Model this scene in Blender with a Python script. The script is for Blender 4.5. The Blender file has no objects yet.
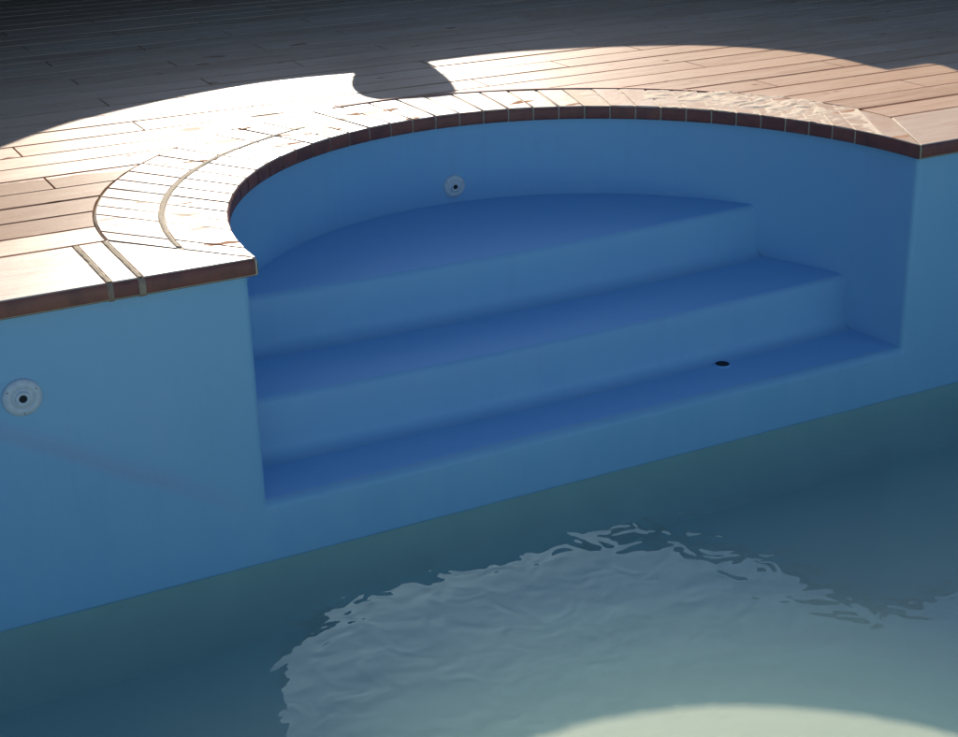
import bpy, bmesh, math, random
from mathutils import Vector, Matrix, noise
random.seed(7)
S = bpy.context.scene
C = S.collection
PI = math.pi

# ---------------------------------------------------------------- numbers
A, D = 1.30, 1.417            # half width and depth of the half-oval alcove
Z1, Z2, Z3 = -0.381, -0.5946, -0.8115
Y1, Y2 = 0.713, 0.313
BOW = 0.038
ZC = -0.057                   # underside of the coping
ZW = -1.0153                  # water level
ZF = -1.20                    # pool floor
SX, SY = 0.75, 2.01           # the sun stands this far over per metre of height
PX0, PX1, PY0 = -4.0, 4.4, -3.75   # pool limits

# ---------------------------------------------------------------- helpers
def obj(name, bm, mats, parent=None, smooth=False, loc=None):
    me = bpy.data.meshes.new(name)
    bm.to_mesh(me); bm.free()
    for m in (mats if isinstance(mats, (list, tuple)) else [mats]):
        me.materials.append(m)
    if smooth:
        for p in me.polygons: p.use_smooth = True
    o = bpy.data.objects.new(name, me); C.objects.link(o)
    if loc: o.location = loc
    if parent: o.parent = parent
    return o

def thing(name, label, cat, loc=(0, 0, 0), group=None):
    o = bpy.data.objects.new(name, None); C.objects.link(o)
    o.location = loc; o.empty_display_size = .1
    return tag(o, label, cat, group)

def tag(o, label, cat, group=None):
    o['label'] = label; o['category'] = cat
    if group: o['group'] = group
    return o

def struct(o):
    o['kind'] = 'structure'; return o

def add_box(bm, x0, x1, y0, y1, z0, z1, mi=0):
    v = [bm.verts.new((x, y, z)) for z in (z0, z1) for y in (y0, y1) for x in (x0, x1)]
    for f in ((0,2,3,1),(4,5,7,6),(0,1,5,4),(2,6,7,3),(0,4,6,2),(1,3,7,5)):
        bm.faces.new([v[i] for i in f]).material_index = mi

def add_prism(bm, pts, z0, z1, mi=0, bev=0.0):
    """closed outline (counter-clockwise) extruded, optional chamfer of the top edge"""
    n = len(pts)
    a = sum(pts[i][0]*pts[(i+1) % n][1]-pts[(i+1) % n][0]*pts[i][1] for i in range(n))
    if a < 0: pts = pts[::-1]
    if bev:
        ins = inset(pts, bev)
        rings = [(pts, z0), (pts, z1-bev), (ins, z1)]
    else:
        rings = [(pts, z0), (pts, z1)]
    R = [[bm.verts.new((x, y, z)) for x, y in p] for p, z in rings]
    bm.faces.new(R[0][::-1]).material_index = mi
    for r0, r1 in zip(R, R[1:]):
        for i in range(n):
            j = (i+1) % n
            bm.faces.new((r0[i], r0[j], r1[j], r1[i])).material_index = mi
    bm.faces.new(R[-1]).material_index = mi

def inset(pts, d):
    n = len(pts); out = []
    for i in range(n):
        p0, p1, p2 = Vector(pts[i-1]), Vector(pts[i]), Vector(pts[(i+1) % n])
        a = (p1-p0); b = (p2-p1)
        if a.length < 1e-7 or b.length < 1e-7: out.append(tuple(p1)); continue
        a.normalize(); b.normalize()
        na = Vector((-a.y, a.x)); nb = Vector((-b.y, b.x))
        k = 1+na.dot(nb)
        m = (na+nb)/max(k, .6)
        out.append(tuple(p1+m*d))
    return out

def grid(bm, P, mi=0, flip=False):
    V = [[bm.verts.new(p) for p in row] for row in P]
    for i in range(len(V)-1):
        for j in range(len(V[0])-1):
            q = (V[i][j], V[i][j+1], V[i+1][j+1], V[i+1][j])
            bm.faces.new(q[::-1] if flip else q).material_index = mi
    return V

def catmull(pts, n=8):
    P = [pts[0]]+list(pts)+[pts[-1]]; out = []
    for i in range(1, len(P)-2):
        for k in range(n):
            t = k/n; r = []
            for c in (0, 1):
                a, b, d, e = P[i-1][c], P[i][c], P[i+1][c], P[i+2][c]
                r.append(.5*((2*b)+(-a+d)*t+(2*a-5*b+4*d-e)*t*t+(-a+3*b-3*d+e)*t**3))
            out.append(tuple(r))
    out.append(tuple(pts[-1])); return out

# ---------------------------------------------------------------- materials
def mat(name):
    m = bpy.data.materials.new(name); m.use_nodes = True
    nt = m.node_tree; b = nt.nodes['Principled BSDF']
    return m, nt, b, nt.nodes.new, nt.links.new

def ramp(nt, src, stops, interp='LINEAR'):
    r = nt.nodes.new('ShaderNodeValToRGB'); cr = r.color_ramp; cr.interpolation = interp
    while len(cr.elements) < len(stops): cr.elements.new(.5)
    for e, (p, c) in zip(cr.elements, stops):
        e.position = p; e.color = (c if isinstance(c, tuple) else (c, c, c))+(1,)
    nt.links.new(src, r.inputs[0]); return r.outputs[0]

def mixc(nt, f, a, b, mode='MIX'):
    n = nt.nodes.new('ShaderNodeMix'); n.data_type = 'RGBA'; n.blend_type = mode
    for s, v in ((n.inputs[0], f), (n.inputs[6], a), (n.inputs[7], b)):
        if hasattr(v, 'is_output'): nt.links.new(v, s)
        elif isinstance(v, tuple): s.default_value = v+(1,)
        else: s.default_value = v
    return n.outputs[2]

def math_(nt, op, a, b=None):
    n = nt.nodes.new('ShaderNodeMath'); n.operation = op
    for s, v in zip(n.inputs, (a, b)):
        if v is None: continue
        if hasattr(v, 'is_output'): nt.links.new(v, s)
        else: s.default_value = v
    return n.outputs[0]

def coords(nt, scale=(1, 1, 1), rot=(0, 0, 0), loc=(0, 0, 0)):
    t = nt.nodes.new('ShaderNodeTexCoord'); m = nt.nodes.new('ShaderNodeMapping')
    m.inputs['Scale'].default_value = scale; m.inputs['Rotation'].default_value = rot
    m.inputs['Location'].default_value = loc
    nt.links.new(t.outputs['Object'], m.inputs[0]); return m.outputs[0]

def noise_(nt, vec, scale, detail=4, rough=.55, dist=0.):
    n = nt.nodes.new('ShaderNodeTexNoise')
    n.inputs['Scale'].default_value = scale; n.inputs['Detail'].default_value = detail
    n.inputs['Roughness'].default_value = rough; n.inputs['Distortion'].default_value = dist
    nt.links.new(vec, n.inputs['Vector']); return n.outputs['Fac']

def bump(nt, b, h, strength, dist=.005):
    n = nt.nodes.new('ShaderNodeBump'); n.inputs['Strength'].default_value = strength
    n.inputs['Distance'].default_value = dist
    nt.links.new(h, n.inputs['Height']); nt.links.new(n.outputs[0], b.inputs['Normal'])

def paint(name, base, alt, worn, rough=.45, slant_tone=False):
    m, nt, b, N, L = mat(name)
    v = coords(nt)
    big = noise_(nt, v, 1.3, 3, .5)
    c = mixc(nt, ramp(nt, big, [(.35, 0.), (.68, 1.)]), base, alt)
    med = noise_(nt, coords(nt, (1, 1, .45)), 7, 5, .6)
    c = mixc(nt, math_(nt, 'MULTIPLY', ramp(nt, med, [(.45, 0.), (.75, 1.)]), .34), c, worn)
    drip = noise_(nt, coords(nt, (9, 9, .5)), 2.2, 4, .6)
    c = mixc(nt, math_(nt, 'MULTIPLY', ramp(nt, drip, [(.56, 0.), (.75, 1.)]), .12), c, tuple(q*.72 for q in base))
    if name == 'pool_floor_paint':     # blends to grey-green towards the foot of the wall
        sp = N('ShaderNodeSeparateXYZ'); L(v, sp.inputs[0])
        yy = math_(nt, 'ADD', math_(nt, 'ADD', sp.outputs[1], 1.0), math_(nt, 'MULTIPLY', math_(nt, 'SUBTRACT', noise_(nt, v, 3, 4), .5), .3))
        c = mixc(nt, ramp(nt, yy, [(.10, 0.), (.80, 1.)]), c, (.48, .63, .54))
    if slant_tone:   # paler above a line slanting down to the alcove corner, mauve band along it
        sp = N('ShaderNodeSeparateXYZ'); L(v, sp.inputs[0])
        wob = noise_(nt, v, 4, 3)
        line = math_(nt, 'ADD', math_(nt, 'MULTIPLY', sp.outputs[0], -.60), -1.63)
        dz = math_(nt, 'SUBTRACT', sp.outputs[2], line)
        dz = math_(nt, 'ADD', dz, math_(nt, 'MULTIPLY', math_(nt, 'SUBTRACT', wob, .5), .03))
        side = ramp(nt, math_(nt, 'ADD', sp.outputs[0], 2.), [(.38, 1.), (.66, 0.)])
        up = math_(nt, 'MULTIPLY', ramp(nt, math_(nt, 'ADD', dz, .5), [(.49, 0.), (.60, 1.)]), side)
        c = mixc(nt, math_(nt, 'MULTIPLY', up, .45), c, worn)
        band = ramp(nt, math_(nt, 'ADD', dz, .5), [(.46, 0.), (.49, 1.), (.51, .9), (.555, 0.)])
        band = math_(nt, 'MULTIPLY', math_(nt, 'MULTIPLY', band, side), .4)
        c = mixc(nt, band, c, (.33, .34, .47))
    L(c, b.inputs['Base Color'])
    b.inputs['Roughness'].default_value = rough
    b.inputs['Specular IOR Level'].default_value = .35 if rough < .5 else .2
    lumps = math_(nt, 'ADD', noise_(nt, v, 6, 3), math_(nt, 'MULTIPLY', noise_(nt, v, 55, 3), .12))
    bump(nt, b, lumps, .35, .012)
    return m

M = {}
M['wall'] = paint('pool_wall_paint', (.225, .425, .58), (.24, .445, .60), (.31, .48, .60), slant_tone=True)
M['alcove'] = paint('alcove_paint', (.25, .45, .63), (.24, .435, .62), (.31, .47, .61))
M['tread'] = paint('step_paint', (.27, .50, .73), (.28, .51, .74), (.32, .52, .72), .65)
M['floor'] = paint('pool_floor_paint', (.84, .80, .60), (.78, .78, .60), (.88, .84, .62), .7)

def tile_mat(name, base, alt, pale, dark, rough, stainlev, streak, spec=.2, spots=()):
    m, nt, b, N, L = mat(name)
    v = coords(nt); g = N('ShaderNodeNewGeometry')
    c = mixc(nt, g.outputs['Random Per Island'], base, alt)
    st = noise_(nt, coords(nt, streak), 5, 6, .65)
    c = mixc(nt, math_(nt, 'MULTIPLY', ramp(nt, st, [(.42, 0.), (.62, 1.)]), .55), c, pale)
    fine = noise_(nt, coords(nt, streak, loc=(3, 1, 2)), 22, 5, .7)
    c = mixc(nt, math_(nt, 'MULTIPLY', ramp(nt, fine, [(.30, 1.), (.46, 0.)]), .5), c, dark)
    stn = noise_(nt, coords(nt, (1, 2.6, 1), (0, 0, .12), (.7, .2, 0)), 3.6, 3, .5, .3)
    s = ramp(nt, stn, [(stainlev, 0.), (stainlev+.03, 1.)])
    sep = N('ShaderNodeSeparateXYZ'); L(v, sep.inputs[0])
    nx_ = math_(nt, 'MULTIPLY', math_(nt, 'SUBTRACT', noise_(nt, coords(nt, loc=(2, 8, 1)), 11, 4, .6), .5), 1.2)
    for sx_, sy_, ax, ay in spots:
        q0 = math_(nt, 'POWER', math_(nt, 'ABSOLUTE', math_(nt, 'DIVIDE', math_(nt, 'SUBTRACT', sep.outputs[0], sx_), ax)), 2.)
        q1 = math_(nt, 'POWER', math_(nt, 'ABSOLUTE', math_(nt, 'DIVIDE', math_(nt, 'SUBTRACT', sep.outputs[1], sy_), ay)), 2.)
        q2 = math_(nt, 'ADD', math_(nt, 'ADD', q0, q1), nx_)
        s = math_(nt, 'MAXIMUM', s, math_(nt, 'MULTIPLY', ramp(nt, q2, [(.15, 1.), (1., 0.)]), .8))
    c = mixc(nt, math_(nt, 'MULTIPLY', s, .75), c, dark)
    if name == 'deck_board':     # worn tan area of bare boards beside the ring
        sp = N('ShaderNodeSeparateXYZ'); L(v, sp.inputs[0])
        wx = math_(nt, 'ADD', sp.outputs[0], math_(nt, 'MULTIPLY', noise_(nt, v, 3), .5))
        wy = math_(nt, 'ADD', sp.outputs[1], math_(nt, 'MULTIPLY', noise_(nt, coords(nt, (1, 1, 1), (0, 0, 0), (5, 5, 5)), 2.5), .4))
        dx = math_(nt, 'MULTIPLY', math_(nt, 'ABSOLUTE', math_(nt, 'ADD', wx, 1.35)), 2.9)
        dy = math_(nt, 'MULTIPLY', math_(nt, 'ABSOLUTE', math_(nt, 'SUBTRACT', wy, 1.10)), 2.6)
        dd = math_(nt, 'MAXIMUM', dx, dy)
        wet = ramp(nt, dd, [(.93, 1.), (.99, 0.)])
        c = mixc(nt, math_(nt, 'MULTIPLY', wet, .6), c, (.30, .19, .12))
    L(c, b.inputs['Base Color'])
    r = math_(nt, 'ADD', math_(nt, 'MULTIPLY', s, .25), rough)
    r = math_(nt, 'ADD', r, math_(nt, 'MULTIPLY', math_(nt, 'SUBTRACT', fine, .5), .15))
    L(r, b.inputs['Roughness'])
    if name == 'deck_board': s = math_(nt, 'MAXIMUM', s, math_(nt, 'MULTIPLY', wet, .8))
    L(math_(nt, 'MULTIPLY', math_(nt, 'SUBTRACT', 1., s), spec), b.inputs['Specular IOR Level'])
    h = math_(nt, 'ADD', st, math_(nt, 'MULTIPLY', fine, .5))
    bump(nt, b, h, .5, .004)
    return m

M['tile'] = tile_mat('coping_tile_top', (.56, .37, .245), (.64, .44, .30), (.72, .57, .43), (.48, .26, .15), .37, .63, (1, 1, 1), .2, spots=((-.87, 1.45, .10, .05), (-1.31, .53, .075, .03), (-1.33, .36, .07, .02), (-.34, 1.55, .09, .03), (-.53, 1.50, .08, .03), (-.446, 1.43, .09, .03), (-.20, 1.60, .09, .035), (-.75, 1.25, .05, .02), (-1.55, .62, .07, .012)))
M['deck'] = tile_mat('deck_board', (.54, .325, .20), (.66, .42, .27), (.75, .53, .36), (.29, .155, .095), .37, .68, (.35, 3, 1), spots=((-.93, 1.72, .12, .06), (-.58, 1.80, .10, .05), (-1.77, .66, .025, .012), (1.05, 1.95, .03, .012), (1.18, 1.93, .025, .01)))
M['curb'] = tile_mat('coping_long_top', (.58, .40, .275), (.62, .44, .31), (.72, .58, .45), (.45, .19, .13), .37, .70, (.35, 3, 1))

m, nt, b, N, L = mat('coping_brown_edge')
v = coords(nt); g = N('ShaderNodeNewGeometry')
c = mixc(nt, g.outputs['Random Per Island'], (.21, .055, .038), (.29, .09, .052))
c = mixc(nt, math_(nt, 'MULTIPLY', ramp(nt, noise_(nt, v, 18, 5, .6), [(.45, 0.), (.7, 1.)]), .5), c, (.06, .025, .028))
L(c, b.inputs['Base Color']); b.inputs['Roughness'].default_value = .55
bump(nt, b, noise_(nt, v, 40, 4), .4, .003)
M['edge'] = m

m, nt, b, N, L = mat('mortar')
v = coords(nt)
c = mixc(nt, noise_(nt, v, 9, 5, .6), (.42, .33, .20), (.66, .56, .40))
L(c, b.inputs['Base Color']); b.inputs['Roughness'].default_value = .9
bump(nt, b, noise_(nt, v, 60, 4, .7), .7, .006)
M['mortar'] = m

m, nt, b, N, L = mat('pale_grout')
v = coords(nt)
c = mixc(nt, noise_(nt, v, 12, 4), (.56, .46, .33), (.80, .68, .50))
L(c, b.inputs['Base Color']); b.inputs['Roughness'].default_value = .9
bump(nt, b, noise_(nt, v, 70, 4, .7), .6, .005)
M['grout'] = m

m, nt, b, N, L = mat('dark_joint')
L(mixc(nt, noise_(nt, coords(nt), 8), (.05, .035, .028), (.10, .07, .05)), b.inputs['Base Color'])
b.inputs['Roughness'].default_value = .95
M['joint'] = m
m, nt, b, N, L = mat('clay_rim_red')
L(mixc(nt, noise_(nt, coords(nt), 14, 5), (.42, .15, .085), (.60, .32, .20)), b.inputs['Base Color']); b.inputs['Roughness'].default_value = .7
M['rim'] = m
m, nt, b, N, L = mat('grey_smear')
L(mixc(nt, ramp(nt, noise_(nt, coords(nt), 25, 5), [(.35, 0.), (.65, 1.)]), (.27, .15, .10), (.42, .31, .21)), b.inputs['Base Color']); b.inputs['Roughness'].default_value = .9
M['smear'] = m
m, nt, b, N, L = mat('sandy_crumb')
L(mixc(nt, noise_(nt, coords(nt), 16, 5), (.62, .44, .30), (.82, .68, .48)), b.inputs['Base Color']); b.inputs['Roughness'].default_value = .85
M['crumb'] = m

m, nt, b, N, L = mat('white_plastic')
v = coords(nt)
L(mixc(nt, ramp(nt, noise_(nt, v, 60, 4), [(.4, 0.), (.7, 1.)]), (.62, .61, .60), (.54, .53, .55)), b.inputs['Base Color'])
b.inputs['Roughness'].default_value = .4
M['plastic'] = m
m, nt, b, N, L = mat('dark_opening')
L(mixc(nt, noise_(nt, coords(nt), 30), (.006, .006, .008), (.014, .014, .018)), b.inputs['Base Color'])
b.inputs['Roughness'].default_value = .8
M['hole'] = m

def simple(name, c0, c1, rough, sc=6):
    m, nt, b, N, L = mat(name)
    v = coords(nt)
    L(mixc(nt, ramp(nt, noise_(nt, v, sc, 5, .6), [(.3, 0.), (.7, 1.)]), c0, c1), b.inputs['Base Color'])
    b.inputs['Roughness'].default_value = rough
    bump(nt, b, noise_(nt, v, sc*8, 4), .3, .004)
    return m
M['foot_paint'] = simple('grey_green_paint', (.42, .57, .48), (.47, .62, .53), .8)
M['ground'] = simple('dry_ground', (.16, .13, .09), (.24, .20, .14), .95, 1.2)
M['render'] = simple('blocker_render', (.11, .10, .10), (.14, .13, .13), .9)
M['caster_sheet'] = simple('caster_sheet_dark', (.055, .06, .075), (.07, .075, .09), .85, 20)
M['caster_post'] = simple('painted_steel', (.10, .10, .11), (.13, .13, .14), .4, 20)
M['leaf'] = simple('leaf', (.035, .07, .02), (.06, .11, .03), .6, 9)
M['bark'] = simple('bark', (.10, .075, .05), (.16, .12, .09), .9, 12)
M['paving'] = simple('paving', (.30, .24, .19), (.40, .33, .26), .85, 3)

# water: clear tinted body, mirror-like rippled skin
m = bpy.data.materials.new('pool_water'); m.use_nodes = True; nt = m.node_tree
for n in list(nt.nodes): nt.nodes.remove(n)
N, L = nt.nodes.new, nt.links.new
out = N('ShaderNodeOutputMaterial'); mix = N('ShaderNodeMixShader'); tr = N('ShaderNodeBsdfTransparent')
mk = N('ShaderNodeBsdfDiffuse'); mm = N('ShaderNodeMixShader')
gl = N('ShaderNodeBsdfGlossy'); bp = N('ShaderNodeBump')
tr.inputs[0].default_value = (.92, .97, .95, 1)
mk.inputs[0].default_value = (.10, .27, .30, 1)
mm.inputs[0].default_value = .0
gl.inputs['Roughness'].default_value = .003; geo = N('ShaderNodeNewGeometry'); dt = N('ShaderNodeVectorMath'); dt.operation = 'DOT_PRODUCT'
v1 = coords(nt, (1, 1, 1), (0, 0, .35)); v2 = coords(nt, (.55, 1.5, 1), (0, 0, .45))
h = math_(nt, 'ADD', math_(nt, 'MULTIPLY', noise_(nt, v2, 3.4, 1, .5, .4), .34),
          math_(nt, 'MULTIPLY', noise_(nt, v1, 9.5, 1, .45, .8), .29))
L(h, bp.inputs['Height']); bp.inputs['Strength'].default_value = 1.0; bp.inputs['Distance'].default_value = .008
L(bp.outputs[0], gl.inputs['Normal']); L(bp.outputs[0], dt.inputs[0]); L(geo.outputs['Incoming'], dt.inputs[1])
cs = math_(nt, 'SUBTRACT', 1.0, math_(nt, 'ABSOLUTE', dt.outputs['Value']))
fz = math_(nt, 'ADD', .036, math_(nt, 'MULTIPLY', math_(nt, 'POWER', cs, 5.0), .97))
gl.inputs['Color'].default_value = (.74, .97, 1, 1)
L(tr.outputs[0], mm.inputs[1]); L(mk.outputs[0], mm.inputs[2])
L(fz, mix.inputs[0]); L(mm.outputs[0], mix.inputs[1]); L(gl.outputs[0], mix.inputs[2])
L(mix.outputs[0], out.inputs['Surface'])
va = N('ShaderNodeVolumeAbsorption'); vsn = N('ShaderNodeVolumeScatter'); ad = N('ShaderNodeAddShader')
va.inputs['Color'].default_value = (.42, .80, .64, 1); va.inputs['Density'].default_value = .5
vsn.inputs['Color'].default_value = (.52, .82, .72, 1); vsn.inputs['Density'].default_value = .85; vsn.inputs['Anisotropy'].default_value = .2
L(va.outputs[0], ad.inputs[0]); L(vsn.outputs[0], ad.inputs[1]); L(ad.outputs[0], out.inputs['Volume'])
M['water'] = m

# ---------------------------------------------------------------- alcove geometry
def yb(x, a=A, d=D): return d*math.sqrt(max(0., 1-(x/a)**2))
OV = .02
def inner(t): return ((A-OV)*math.cos(t), (D-OV)*math.sin(t)-OV*(1-math.sin(t)))
def outer(t):
    a = 1.612 if t > PI/2 else 1.50
    k = 0 if t > PI/2 else .16*math.sin(2*t)
    x = a*math.cos(t); y = .385+(1.80-.385)*math.sin(t)
    return (x, y-k*.35)
def xo(y, side):
    """x of the outer coping edge at depth y"""
    lo, hi = (PI/2, PI) if side < 0 else (0, PI/2)
    best = min((lo+(hi-lo)*k/400 for k in range(401)), key=lambda t: abs(outer(t)[1]-y))
    return outer(best)[0]

# ---------------------------------------------------------------- pool shell
pool = thing('swimming_pool', 'blue painted pool shell with straight walls around a half-round stepped alcove', 'swimming pool')
r = .022
bm = bmesh.new()
# outline of the wall above the landing, at one height: left run, rounded corner, oval, rounded corner, right run
def outline():
    P = [(PX0, 0.), (-3, 0), (-2.4, 0), (-1.8, 0), (-1.5, 0)]
    for k in range(7):
        a = PI/2*k/6
        P.append((-A-r+r*math.sin(a), r-r*math.cos(a)))
    t0 = math.asin(r*1.6/D)
    n = 90
    for k in range(n+1):
        t = PI-t0-(PI-2*t0)*k/n
        P.append((A*math.cos(t), D*math.sin(t)))
    for k in range(7):
        a = PI/2*(1-k/6)
        P.append((A+r-r*math.sin(a), r-r*math.cos(a)))
    return P+[(1.5, 0), (2, 0), (3, 0), (PX1, 0)]
OUT = outline()
zs = [ZC+.03, ZC-.05]+[ZC-.05+(Z3+.0-ZC+.05)*k/10 for k in range(1, 11)]
oi = [i for i, p in enumerate(OUT) if abs(p[0]) <= A-.0005 or p[1] > r]
left = OUT[:9]; right = OUT[-8:]
lastL = max(i for i, p in enumerate(OUT) if p[1] <= r+1e-6 and p[0] < 0)
firstR = min(i for i, p in enumerate(OUT) if p[1] <= r+1e-6 and p[0] > 0)
grid(bm, [[(x, y, z) for x, y in OUT[:lastL+1]] for z in zs])
grid(bm, [[(x, y, z) for x, y in OUT[firstR:]] for z in zs])
# band under the landing, down to the pool floor, with a rounded lip where it meets the landing
xs = [p[0] for p in OUT[:lastL+1]]+[-A+.001]+[-1.2+2.4*k/24 for k in range(25)]+[A-.001]+[p[0] for p in OUT[firstR:]]
lr = .03
rows = []
def dip(x): return max(0, 1-(x/A)**2)
for k in range(6):
    a = PI/2*k/5
    rows.append([(x, (lr-lr*math.sin(a)) if abs(x) < A else (0 if abs(x) > A+r else min(lr-lr*math.sin(a), r-math.sqrt(max(0, r*r-(abs(x)-A-r)**2)))), Z3-lr+lr*math.cos(a)) for x in xs])
rows[0] = [(x, y if abs(x) >= A else lr, z) for x, y, z in rows[0]]
for z in (Z3-.09, ZW+.02, ZW-.004):
    rows.append([(x, 0, z) for x in xs])
grid(bm, rows)
bmu = bmesh.new(); grid(bmu, [[(x, 0, z) for x in xs] for z in (ZW-.004, ZW-.006)]+[[(x, -.20+.20*math.cos(PI/2*k/9), ZW-.01-(ZW-.01-ZF+.006)*math.sin(PI/2*k/9)) for x in xs] for k in range(10)])
obj('wall_foot', bmu, M['foot_paint'], pool, smooth=True)  # grey-green cove between wall and floor, toned to blend with the floor
obj('pool_wall', bm, M['wall'], pool, smooth=True)
bm = bmesh.new()
alc = OUT[lastL:firstR+1]
grid(bm, [[(x, y, z) for x, y in alc] for z in zs])
obj('alcove_wall', bm, M['alcove'], pool, smooth=True)
# other three walls
bm = bmesh.new()
add_box(bm, PX0-.2, PX0, PY0-.2, .0, ZF, -.06); add_box(bm, PX1, PX1+.2, PY0-.2, .0, ZF, -.06)
add_box(bm, PX0, PX1, PY0-.2, PY0, ZF, -.06)
obj('side_wall', bm, M['wall'], pool)
bm = bmesh.new()
grid(bm, [[(PX0+(PX1-PX0)*i/20, PY0+(0-PY0)*j/12, ZF) for i in range(21)] for j in range(13)])
obj('pool_floor', bm, M['floor'], pool)

# steps
steps = thing('entry_steps', 'blue curved entry steps filling the half-round pool alcove', 'steps')
def step(name, y, zt, zb, label=None):
    ye = y; xe = A*math.sqrt(1-(ye/D)**2)+.004
    n = 44; cols = []
    rr = .026; fil = .05
    for i in range(n+1):
        x = -xe+2*xe*i/n
        yf = y-BOW*(1-(x/xe)**2)
        pr = [(yf-fil*1.3, zb-.002)]
        for k in range(5):      # soft cove at the foot of the riser
            a = PI/2*k/4; pr.append((yf-fil+fil*math.sin(a), zb+fil-fil*math.cos(a)+.0005))
        hgt = zt-zb
        pr += [(yf, zb+hgt*.4), (yf, zb+hgt*.75)]
        for k in range(5):
            a = PI/2*k/4; pr.append((yf+rr-rr*math.cos(a), zt-rr+rr*math.sin(a)))
        for k in range(4): pr.append((yf+rr, zt))
        Y = max(yb(x, A+.004, D+.004), yf+rr+.002)
        base = yf+rr
        for k in range(1, 5): pr[-5+k] = (base+(Y-base)*k/4, zt)
        cols.append([(x, p[0], p[1]) for p in pr])
    bmr, bmt = bmesh.new(), bmesh.new()
    cut = 11
    grid(bmr, [c[:cut+1] for c in cols], flip=False)
    grid(bmt, [c[cut:] for c in cols], flip=False)
    s = obj(name, bmt, M['tread'], steps, smooth=True)
    obj('riser', bmr, M['alcove'], s, smooth=True)
    return s
s1 = step('upper_step', Y1, Z1, Z2); s1['label'] = 'narrow half-moon top step below the back wall fitting'
s2 = step('middle_step', Y2, Z2, Z3); s2['label'] = 'middle step, a long narrow blue tread'
bm = bmesh.new()
n = 60
P = []
for i in range(n+1):
    x = -A*1.006*math.cos(PI*i/n)
    P.append([(x, lr+(max(yb(x, A*1.006, D*1.006), lr+.001)-lr)*k/6, Z3) for k in range(7)])
grid(bm, P, flip=False)
s3 = obj('bottom_landing', bm, M['tread'], steps); s3['label'] = 'lowest landing of the steps, with the small drain'

# ---------------------------------------------------------------- coping
cop = thing('curved_coping', 'tan tiled coping with brown front edge curving around the stepped alcove', 'pool coping')
NT = 40
def tilepoly(t0, t1, f0=0., f1=1., gap=.004):
    """quad between inner and outer edge, between two angles, shrunk by the joint"""
    def P(t, f):
        a, b_ = inner(t), outer(t); return Vector((a[0]+(b_[0]-a[0])*f, a[1]+(b_[1]-a[1])*f))
    q = [P(t0, f0), P(t0, f1), P(t1, f1), P(t1, f0)]
    mid = (q[1]+q[2])/2
    e = (q[3]-q[0]).normalized()*gap
    return [tuple(q[0]+e), tuple(q[1]+e), tuple(q[2]-e), tuple(q[3]-e)]
bm = bmesh.new(); bmf = bmesh.new()
# angles spaced evenly along the inner edge
TT = []; acc = [0]; samp = 2000
for k in range(samp):
    a, c_ = inner(PI*k/samp), inner(PI*(k+1)/samp)
    acc.append(acc[-1]+math.dist(a, c_))
for i in range(NT+1):
    s_ = acc[-1]*i/NT
    k = min(range(samp+1), key=lambda q: abs(acc[q]-s_)); TT.append(PI*k/samp)
def edge_piece(bmx, t0, t1, gap=.0028, sub=3):
    """brown bullnose band of one tile, standing 3 mm proud under the top"""
    prof = [(.0, -.0035), (-.004, -.008), (-.006, -.02), (-.006, -.045), (-.002, -.0545), (.03, -.0555)]
    P = []
    a0, a1 = inner(t0), inner(t1); dl = math.dist(a0, a1); g = gap/dl
    for k in range(sub+1):
        t = t0+(t1-t0)*(g+(1-2*g)*k/sub)
        p = Vector(inner(t)); o = Vector(outer(t)); d = (o-p).normalized()
        P.append([(p.x+d.x*q, p.y+d.y*q, z) for q, z in prof])
    grid(bmx, P)
for i in range(NT):
    t0, t1 = TT[i], TT[i+1]
    a_mid = (t0+t1)/2
    dz = random.uniform(-.0015, .0015)
    if i in (0, 1, 2):      # long plain pieces beside the right corner
        if i == 0: t1 = TT[3]
        else: continue
    if a_mid > PI*.62:      # two short bricks with a mortar line between them
        qs = [(.0, .475), (.52, 1.)]
    else: qs = [(0., 1.)]
    for f0, f1 in qs:
        q = tilepoly(t0, t1, f0, f1, random.uniform(.003, .0055))
        if i == 0:
            q = [tuple(Vector(inner(t0))), outer(t0)]+[outer(t0+(t1-t0)*k/4) for k in range(1, 5)]+[inner(t1-(t1-t0)*k/6) for k in range(6)]
        add_prism(bm, q, -.05, dz, 0, .003)
    edge_piece(bmf, t0, t1, sub=3 if i else 9)
obj('coping_tiles', bm, M['tile'], cop)
obj('brown_edge', bmf, M['edge'], cop, smooth=True)
bm = bmesh.new()
P = []
for k in range(121):
    t = PI*k/120; p = Vector(inner(t)); o = Vector(outer(t)); d = (o-p).normalized()
    def at(q, z): return (p.x+d.x*q, p.y+d.y*q, z)
    Lh = (o-p).length
    j = .0012*math.sin(k*1.7)
    P.append([at(.02, -.057), at(.001, -.0535), at(-.001+j*.7, -.03), at(.0, -.010), at(.004, -.004), at(.3*Lh, -.0022+j), at(.7*Lh, -.0022-j), at(Lh+.004, -.006), at(Lh+.004, -.055)])
grid(bm, P)
obj('grout_joint', bm, M['grout'], cop, smooth=True)
# the mortar line half way across the left bricks
bm = bmesh.new(); P = []
for k in range(61):
    t = PI*.62+(PI*.995-PI*.62)*k/60; p = Vector(inner(t)); o = Vector(outer(t)); v_ = o-p
    w = .009+.005*noise.noise(Vector((k*.35, 0, 0)))
    cx = .497+.012*noise.noise(Vector((k*.2, 5, 0)))
    L_ = v_.length
    row = []
    for q, z in ((-1.3, -.004), (-1., .001), (0, .002), (1., .001), (1.3, -.004)):
        f = cx+q*w/L_; row.append((p.x+v_.x*f, p.y+v_.y*f, z))
    P.append(row)
grid(bm, P)
obj('mortar_line', bm, M['mortar'], cop, smooth=True)
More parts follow.
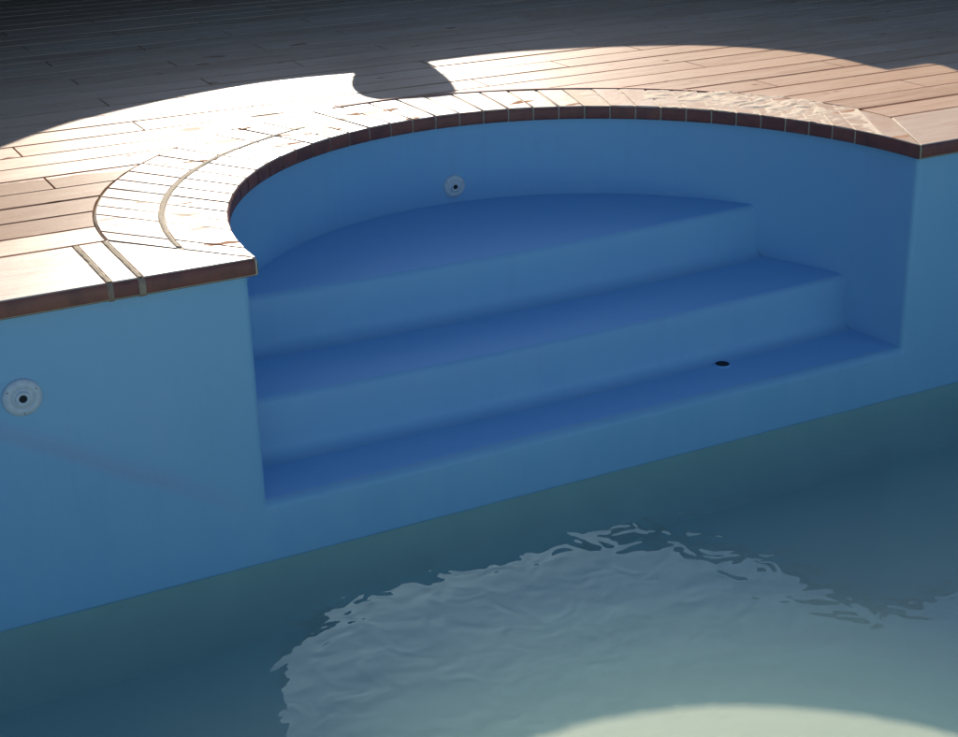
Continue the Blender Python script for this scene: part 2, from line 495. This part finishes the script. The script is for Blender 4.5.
# crumbs and ridges of mortar left on the right part of the ring
bm = bmesh.new()
def lump(x, y, z, sx, sy, sz, rot):
    n0 = len(bm.verts)
    bmesh.ops.create_icosphere(bm, subdivisions=2, radius=1)
    bm.verts.ensure_lookup_table()
    for v_ in bm.verts[n0:]:
        c_ = v_.co.copy(); f = 1+.45*noise.noise(c_*1.7+Vector((x*31, y*17, 0)))
        c_ = Vector((c_.x*sx*f, c_.y*sy*f, max(c_.z, -.2)*sz*f))
        c_.rotate(Matrix.Rotation(rot, 3, 'Z')); v_.co = c_+Vector((x, y, z))
nu, nv = 190, 44; P = []
for i in range(nu+1):
    t = .13+.95*i/nu; a, c_ = inner(t), outer(t); Lr = math.dist(a, c_); row = []
    for j in range(nv+1):
        f = -.0+1.06*j/nv
        x = a[0]+(c_[0]-a[0])*f; y_ = a[1]+(c_[1]-a[1])*f
        p = Vector((x*11, y_*26, 0)); q = noise.noise(p+Vector((noise.noise(p*.6)*1.5, noise.noise(p*.6+Vector((9, 0, 0)))*1.5, 0)))+.45*noise.noise(p*2.7)
        e = min(1, i/40)*min(1, (nu-i)/60)*(.35+.65*math.exp(-((f-.62)/.42)**2))
        hgt = (q+.02-.50*(1-e))*e
        row.append((x, y_, max(-.003, min(.0042, .013*hgt))))
    P.append(row)
grid(bm, P)
bmz = bmesh.new(); P = []
for k in range(81):      # raised terracotta rim behind the back tiles
    t = PI*(.20+.36*k/80); c_ = outer(t); a = inner(t); v_ = (Vector(c_)-Vector(a)).normalized()
    P.append([(c_[0]+v_.x*q, c_[1]+v_.y*q, z) for q, z in ((-.022, -.004), (-.020, .0035), (-.004, .0045), (.002, -.004))])
grid(bmz, P); obj('clay_rim', bmz, M['rim'], cop, smooth=True)
obj('mortar_residue', bm, M['crumb'], cop, smooth=True)

def straight(name, label, x0, x1, mit, cuts, group, loc):
    """straight coping; mit = (front x, back x) at the mitred end, x0..x1 away from it"""
    t = thing(name, label, 'pool coping', loc, group)
    ox, oy = loc[0], loc[1]
    bmt, bme, bmg = bmesh.new(), bmesh.new(), bmesh.new()
    YB = .38; right_ = mit[0] > 0
    edges = [x0]+cuts+[None]
    segs = []
    for a, b_ in zip(edges, edges[1:]): segs.append((a, b_))
    for a, b_ in segs:
        g = .008
        if right_:
            fa = mit[0]+.004 if b_ is None else a+g   # mitred end is the smaller x
        if b_ is None:
            if right_: q = [(mit[0]+.005, -OV), (a-g, -OV), (a-g, YB), (mit[1]+.006, YB)]
            else: q = [(a+g, -OV), (mit[0]-.005, -OV), (mit[1]-.006, YB), (a+g, YB)]
        else:
            lo, hi = min(a, b_), max(a, b_)
            q = [(lo+g, -OV), (hi-g, -OV), (hi-g, YB), (lo+g, YB)]
        q = [(x-ox, y-oy) for x, y in q]
        add_prism(bmt, q, -.05, random.uniform(-.001, .001), 0, .003)
        xa, xb = q[0][0], q[1][0]
        prof = [(.0, -.0035), (-.004, -.008), (-.006, -.02), (-.006, -.045), (-.002, -.0545), (.03, -.0555)]
        grid(bme, [[(xa+(xb-xa)*k/6, -OV-oy+p_, z) for p_, z in prof] for k in range(7)])
    lo, hi = (mit[0]-.001, x0) if right_ else (x0, mit[0]+.001)
    blo = mit[1]-.001 if right_ else x0; bhi = x0 if right_ else mit[1]+.001
    P = []
    for k in range(81):
        u = k/80; xf = lo+(hi-lo)*u-ox; xb_ = blo+(bhi-blo)*u-ox
        P.append([(xf, .0-oy, -.0565), (xf, -OV-.004-oy, -.052), (xf, -OV-.0045-oy, -.012), (xf, -OV-oy, -.004), (xf*.5+xb_*.5, (YB-OV)/2-oy, -.002), (xb_, YB-oy, -.004)])
    grid(bmg, P)
    obj('coping_boards', bmt, M['curb'], t); obj('brown_edge', bme, M['edge'], t, smooth=True)
    obj('mortar_joint', bmg, M['mortar'], t, smooth=True)
    return t
grp = 'straight coping runs on either side of the alcove'
cl = straight('straight_coping', 'straight tan coping left of the alcove, crossed by two sandy mortar lines', PX0, None, (inner(PI)[0], outer(PI)[0]), [-2.9, -1.715, -1.625], grp, (-2.6, .18, 0))
cr = straight('straight_coping', 'short straight tan coping right of the alcove corner at the frame edge', PX1, None, (inner(0)[0], outer(0)[0]), [3.4, 2.4], grp, (2.6, .18, 0))
# smears of mortar over the two left joints, running down the brown face
bm = bmesh.new()
for xj in (-1.715, -1.625):
    for s_ in (-1, 1):
        P = []
        for k in range(30):
            y = -.018+.395*k/29
            w = .0065+.004*noise.noise(Vector((k*.5, xj*9, s_)))
            P.append([(xj+2.6+s_*(.0005), y-.18, .0012), (xj+2.6+s_*w*.6, y-.18, .0018), (xj+2.6+s_*w, y-.18, .0002), (xj+2.6+s_*w*1.1, y-.18, -.004)])
        grid(bm, P)
for xa_, wd_ in ((-1.723, .016), (-1.634, .020)):
    P = []
    for k in range(9):
        x = xa_+wd_*k/8; d = .002*noise.noise(Vector((k*.6, xa_*9, 1)))
        P.append([(x+2.6, -.0205-.18, -.003), (x+2.6, -.0262+d-.18, -.012), (x+2.6, -.0268+d-.18, -.035), (x+2.6, -.0262+d-.18, -.052-.008*abs(d)*400), (x+2.6, -.02-.18, -.058)])
    bm2 = bmesh.new(); grid(bm2, P); obj('face_smear', bm2, M['smear'], cl, smooth=True)
obj('mortar_smear', bm, M['mortar'], cl, smooth=True)


# ---------------------------------------------------------------- deck
bm = bmesh.new(); bmb = bmesh.new()
pitch = .178; gap = .0075; y = .386; row = 0
XL, XR, YT = -7.2, 8.2, 8.6
apex = outer(PI/2)[1]
while y < YT:
    p_ = pitch*random.uniform(.97, 1.03); y0, y1 = y+gap, y+p_-gap
    off = ((row+1) % 3)*.52-.03
    js = []
    x = XL-2+((off-XL) % 1.56)
    joints = [off+1.56*k-1.06 for k in range(-8, 9)]
    joints = [j for j in joints if XL < j < XR]
    bg_ = .0032
    def spans(a, b_):
        e = [a]+[j for j in joints if a+.12 < j < b_-.12]+[b_]; return list(zip(e, e[1:]))
    dz = lambda: random.uniform(-.0012, .0012)
    if y0 < apex+.006:
        for side in (-1, 1):
            ys = [y0+(y1-y0)*k/6 for k in range(7)]
            cur = []
            for yy in ys:
                if yy < apex+.005:
                    cur.append((xo(min(yy, apex-.0005), side)+side*.009, yy))
                else:
                    cur.append((side*.004, yy))
            if side < 0:
                sp = spans(XL, min(c[0] for c in cur)-.05)
                sp[-1] = (sp[-1][0], None)
                for a, b_ in sp:
                    if b_ is None: add_prism(bm, [(a+bg_, y0)]+cur+[(a+bg_, y1)], -.03, dz(), 0, .0008)
                    else: add_prism(bm, [(a+bg_, y0), (b_-bg_, y0), (b_-bg_, y1), (a+bg_, y1)], -.03, dz(), 0, .0008)
            else:
                sp = spans(max(c[0] for c in cur)+.05, XR)
                sp[0] = (None, sp[0][1])
                for a, b_ in sp:
                    if a is None: add_prism(bm, [(b_-bg_, y1)]+cur[::-1]+[(b_-bg_, y0)], -.03, dz(), 0, .0008)
                    else: add_prism(bm, [(a+bg_, y0), (b_-bg_, y0), (b_-bg_, y1), (a+bg_, y1)], -.03, dz(), 0, .0008)
    else:
        for a, b_ in spans(XL, XR):
            add_prism(bm, [(a+bg_, y0), (b_-bg_, y0), (b_-bg_, y1), (a+bg_, y1)], -.03, dz(), 0, .0008)
    y += p_; row += 1
# dark bed under the boards
ks = [PI*k/80 for k in range(81)]
bed = [(XL, .384), (outer(PI)[0], .384)]+[outer(t) for t in reversed(ks)][1:]+[(XR, .384)]
V = [bm.verts.new((x, yy, -.021)) for x, yy in bed]
T = [bm.verts.new((x, YT, -.021)) for x, yy in bed]
for i in range(len(V)-1):
    if abs(bed[i+1][0]-bed[i][0]) > 1e-5:
        bm.faces.new((V[i], V[i+1], T[i+1], T[i])).material_index = 1
struct(obj('deck', bm, [M['deck'], M['joint']]))

# paving on the other sides of the pool and the ground all around
bm = bmesh.new()
def slabs(x0, x1, y0, y1, s=.6):
    nx, ny = max(1, round((x1-x0)/s)), max(1, round((y1-y0)/s))
    for i in range(nx):
        for j in range(ny):
            g = .004
            a, b_ = x0+(x1-x0)*i/nx+g, x0+(x1-x0)*(i+1)/nx-g
            c_, d_ = y0+(y1-y0)*j/ny+g, y0+(y1-y0)*(j+1)/ny-g
            add_prism(bm, [(a, c_), (b_, c_), (b_, d_), (a, d_)], -.05, random.uniform(-.001, .001), 0, .003)
slabs(-7.2, 8.2, PY0-3.0, PY0-.0); slabs(-7.2, PX0, PY0, .37); slabs(PX1, 8.2, PY0, .37)
struct(obj('patio', bm, M['paving']))
bm = bmesh.new()
B = 300
for x0, x1, y0, y1 in ((-B, B, 2.3, B), (-B, B, -B, PY0-.2), (-B, PX0-.2, PY0-.2, 2.3), (PX1+.2, B, PY0-.2, 2.3)):
    v_ = [bm.verts.new(p) for p in ((x0, y0, -.062), (x1, y0, -.062), (x1, y1, -.062), (x0, y1, -.062))]
    bm.faces.new(v_)
struct(obj('ground', bm, M['ground']))

# ---------------------------------------------------------------- water
bm = bmesh.new()
grid(bm, [[(PX0+(PX1-PX0)*i/40, PY0+(0-PY0)*j/20, ZW) for i in range(41)] for j in range(21)])
e_ = .002
V = [bm.verts.new((x, y_, ZF-.02)) for y_ in (PY0, 0) for x in (PX0, PX1)]
bm.faces.new([V[0], V[2], V[3], V[1]])
be = [e for e in bm.edges if len(e.link_faces) == 1 and e.verts[0].co.z > ZF+.1]
T_ = {}
for e in be:
    lo_ = []
    for v_ in e.verts:
        if v_ not in T_: T_[v_] = bm.verts.new((v_.co.x, v_.co.y, ZF-.02))
        lo_.append(T_[v_])
    bm.faces.new((e.verts[0], e.verts[1], lo_[1], lo_[0]))
for v_ in bm.verts:
    if v_.co.x < PX0+.01: v_.co.x = PX0-.01
    if v_.co.x > PX1-.01: v_.co.x = PX1+.01
    if v_.co.y < PY0+.01: v_.co.y = PY0-.01
    if v_.co.y > -.01: v_.co.y = .01
bmesh.ops.remove_doubles(bm, verts=bm.verts, dist=1e-5)
bmesh.ops.recalc_face_normals(bm, faces=bm.faces)
w = obj('water', bm, M['water']); struct(w)

# ---------------------------------------------------------------- fittings
def disc_fitting(label, pos, normal, R, cat, group=None):
    t = thing('water_inlet', label, cat, pos, group)
    n = Vector(normal).normalized()
    t.rotation_euler = n.to_track_quat('Z', 'Y').to_euler()
    def lathe(bmx, prof, seg=40):
        grid(bmx, [[(r_*math.cos(2*PI*k/seg), r_*math.sin(2*PI*k/seg), z) for r_, z in prof] for k in range(seg+1)])
        bmesh.ops.remove_doubles(bmx, verts=bmx.verts, dist=1e-6)
    bm = bmesh.new()
    lathe(bm, [(R, -.004), (R, .004), (R*.95, .009), (R*.75, .012), (R*.62, .0125), (R*.60, .010), (R*.56, .010), (R*.54, .0125), (R*.40, .0135)])
    obj('flange', bm, M['plastic'], t, smooth=True)
    bm = bmesh.new()
    lathe(bm, [(R*.40, .0125), (R*.39, .017), (R*.34, .020), (R*.24, .020), (R*.20, .017), (R*.19, .004)])
    obj('nozzle', bm, M['plastic'], t, smooth=True)
    bm = bmesh.new(); lathe(bm, [(R*.215, .0172), (R*.1, .0172), (.0001, .0172)])
    obj('opening', bm, M['hole'], t)
    for k in range(3):
        a = 2*PI*k/3+.5
        bm = bmesh.new(); bmesh.ops.create_cone(bm, cap_ends=True, segments=14, radius1=R*.045, radius2=R*.045, depth=.0015, matrix=Matrix.Translation((R*.82*math.cos(a), R*.82*math.sin(a), .0115)))
        obj('screw', bm, M['smear'], t)
    return t
disc_fitting('round white inlet fitting on the straight wall left of the steps', (-1.993, 0, -.298), (0, -1, 0), .056, 'pool fitting', 'white wall inlets')
nx, ny = -.084/A**2, -1.4139/D**2
disc_fitting('small round white inlet fitting on the alcove wall above the top step', (.084, 1.4139, -.310), (nx, ny, 0), .048, 'pool fitting', 'white wall inlets')
dr = thing('step_drain', 'small dark oval drain set in the lowest landing of the steps', 'drain', (.61, .222, Z3))
bm = bmesh.new()
grid(bm, [[(r_*math.cos(2*PI*k/32), r_*math.sin(2*PI*k/32), z) for r_, z in ((.036, .0), (.035, .003), (.029, .0045), (.0265, .003))] for k in range(33)])
obj('rim', bm, M['tread'], dr, smooth=True)
bm = bmesh.new()
grid(bm, [[(r_*math.cos(2*PI*k/32), r_*math.sin(2*PI*k/32), .0035) for r_ in (.0275, .015, .0003)] for k in range(33)])
obj('opening', bm, M['hole'], dr)

# ---------------------------------------------------------------- unseen objects added to shade the deck
H = 1.2
GA = [(-5.6, -1.6), (-4.4, -.7), (-3.2, .35), (-2.4, 1.10), (-1.649, 1.849), (-1.457, 2.025), (-1.26, 2.170), (-.968, 2.310), (-.661, 2.425), (-.356, 2.490), (-.114, 2.490), (.097, 2.461)]
GN = [(.097, 2.461), (.003, 2.282), (-.056, 2.132), (-.080, 1.96), (-.043, 1.843), (.048, 1.788), (.149, 1.765), (.251, 1.765), (.312, 1.827), (.379, 2.012), (.446, 2.27), (.498, 2.505)]
GB = [(.498, 2.505), (.904, 2.515), (1.204, 2.442), (1.494, 2.342), (1.796, 2.167), (2.027, 1.903), (2.145, 1.592), (2.154, 1.249), (2.161, 1.157)]
GC = [(2.161, 1.157), (2.283, 1.161), (2.408, 1.165), (2.429, 1.091), (2.40, .907), (2.5, .55), (3.0, .1), (4.2, -.2), (6.2, -.4)]
edge = catmull(GA)[:-1]+catmull(GN)[:-1]+catmull(GB)[:-1]+catmull(GC)
edge = [(x+SX*H, y_+SY*H) for x, y_ in edge]  # deck shadow outline carried up towards the sun gives the sheet its shape
caster = thing('shadow_caster', 'unseen dark sheet added to cast the curved shadow edge on the deck', 'shadow caster', (1.5, 6, 0))  # made-up sheet on posts, out of view, only there to cast the shadow
bm = bmesh.new()
poly = [(x-1.5, y_-6) for x, y_ in edge]+[(edge[-1][0]-1.5, 3.2), (edge[0][0]-1.5, 3.2)]
from mathutils.geometry import delaunay_2d_cdt
vs2, es2, fs2, _, _, _ = delaunay_2d_cdt([Vector(p) for p in poly], [], [list(range(len(poly)))], 1, 1e-5)
lo_ = [bm.verts.new((p.x, p.y, H)) for p in vs2]; hi_ = [bm.verts.new((p.x, p.y, H+.02)) for p in vs2]
for f in fs2:
    bm.faces.new([lo_[i] for i in f][::-1]); bm.faces.new([hi_[i] for i in f])
for a, b_ in es2:
    if sum(1 for f in fs2 if a in f and b_ in f) == 1: bm.faces.new((lo_[a], lo_[b_], hi_[b_], hi_[a]))
bmesh.ops.recalc_face_normals(bm, faces=bm.faces)
obj('caster_sheet', bm, M['caster_sheet'], caster)
for px, py in ((-5.6, 3.5), (7.0, 3.4), (-4.0, 8.4), (7.0, 8.4)):
    bm = bmesh.new()
    bmesh.ops.create_cone(bm, cap_ends=True, segments=20, radius1=.035, radius2=.035, depth=H, matrix=Matrix.Translation((px-1.5, py-6, H/2)))
    obj('caster_post', bm, M['caster_post'], caster, smooth=False)

for sx_, lab in ((-7.35, 'unseen dark wall added left of the deck to deepen its shade'), (8.35, 'unseen dark wall added right of the deck to deepen its shade')):
    hs = thing('blocker_wall', lab, 'wall', (sx_, 5.5, 0))  # side walls added out of view to keep sky light off the deck
    bm = bmesh.new(); add_box(bm, -.12, .12, -3.5, 3.7, -.06, 1.8); obj('blocker_face', bm, M['render'], hs)
    bm = bmesh.new(); add_box(bm, -.16, .16, -3.54, 3.7, 1.802, 1.86); obj('wall_cap', bm, M['paving'], hs)
hw = thing('blocker_wall', 'unseen dark wall added behind the deck to deepen its shade', 'wall', (.5, 9.4, 0))  # back wall added out of view so the far deck stays dark
bm = bmesh.new(); add_box(bm, -9.5, 10.5, -.15, .15, -.06, 3.1); obj('blocker_face', bm, M['render'], hw)
bm = bmesh.new(); add_box(bm, -9.6, 10.6, -.2, .2, 3.102, 3.16); obj('wall_cap', bm, M['paving'], hw)

# ---------------------------------------------------------------- light, sky, camera
wd = bpy.data.worlds.new('World'); S.world = wd; wd.use_nodes = True
nt = wd.node_tree; bg = nt.nodes['Background']
sky = nt.nodes.new('ShaderNodeTexSky'); sky.sky_type = 'NISHITA'; sky.sun_disc = False
el = math.atan(1/math.hypot(SX, SY)); az = math.atan2(SX, SY)
sky.sun_elevation = el; sky.sun_rotation = az
sky.air_density = 1.1; sky.dust_density = 1.2; sky.ozone_density = 6.0
nt.links.new(sky.outputs[0], bg.inputs[0]); bg.inputs[1].default_value = .077
sd = bpy.data.lights.new('sun', 'SUN'); sd.energy = 4.0; sd.angle = math.radians(.5); sd.color = (1, .90, .77)
so = bpy.data.objects.new('sun', sd); C.objects.link(so)
so.rotation_euler = Vector((SX, SY, 1)).to_track_quat('Z', 'Y').to_euler()
so.location = (SX*20, SY*20, 20)

cd = bpy.data.cameras.new('camera'); cam = bpy.data.objects.new('camera', cd); C.objects.link(cam)
cd.sensor_width = 36; cd.lens = 56.432; cd.clip_end = 1000
R_ = Matrix(((.88576954, .1921839, -.42246618), (-.46359768, .3229688, -.82508687), (-.02212502, .92669116, .37517193)))
cam.matrix_world = Matrix.Translation((-2.62487, -4.06613, 1.33739)) @ R_.to_4x4()
S.camera = cam
vs = S.view_settings; vs.view_transform = 'Standard'; vs.look = 'None'; vs.gamma = 1; vs.use_curve_mapping = False
vs.exposure = 0.75
S.cycles.max_bounces = 10; S.cycles.transparent_max_bounces = 12
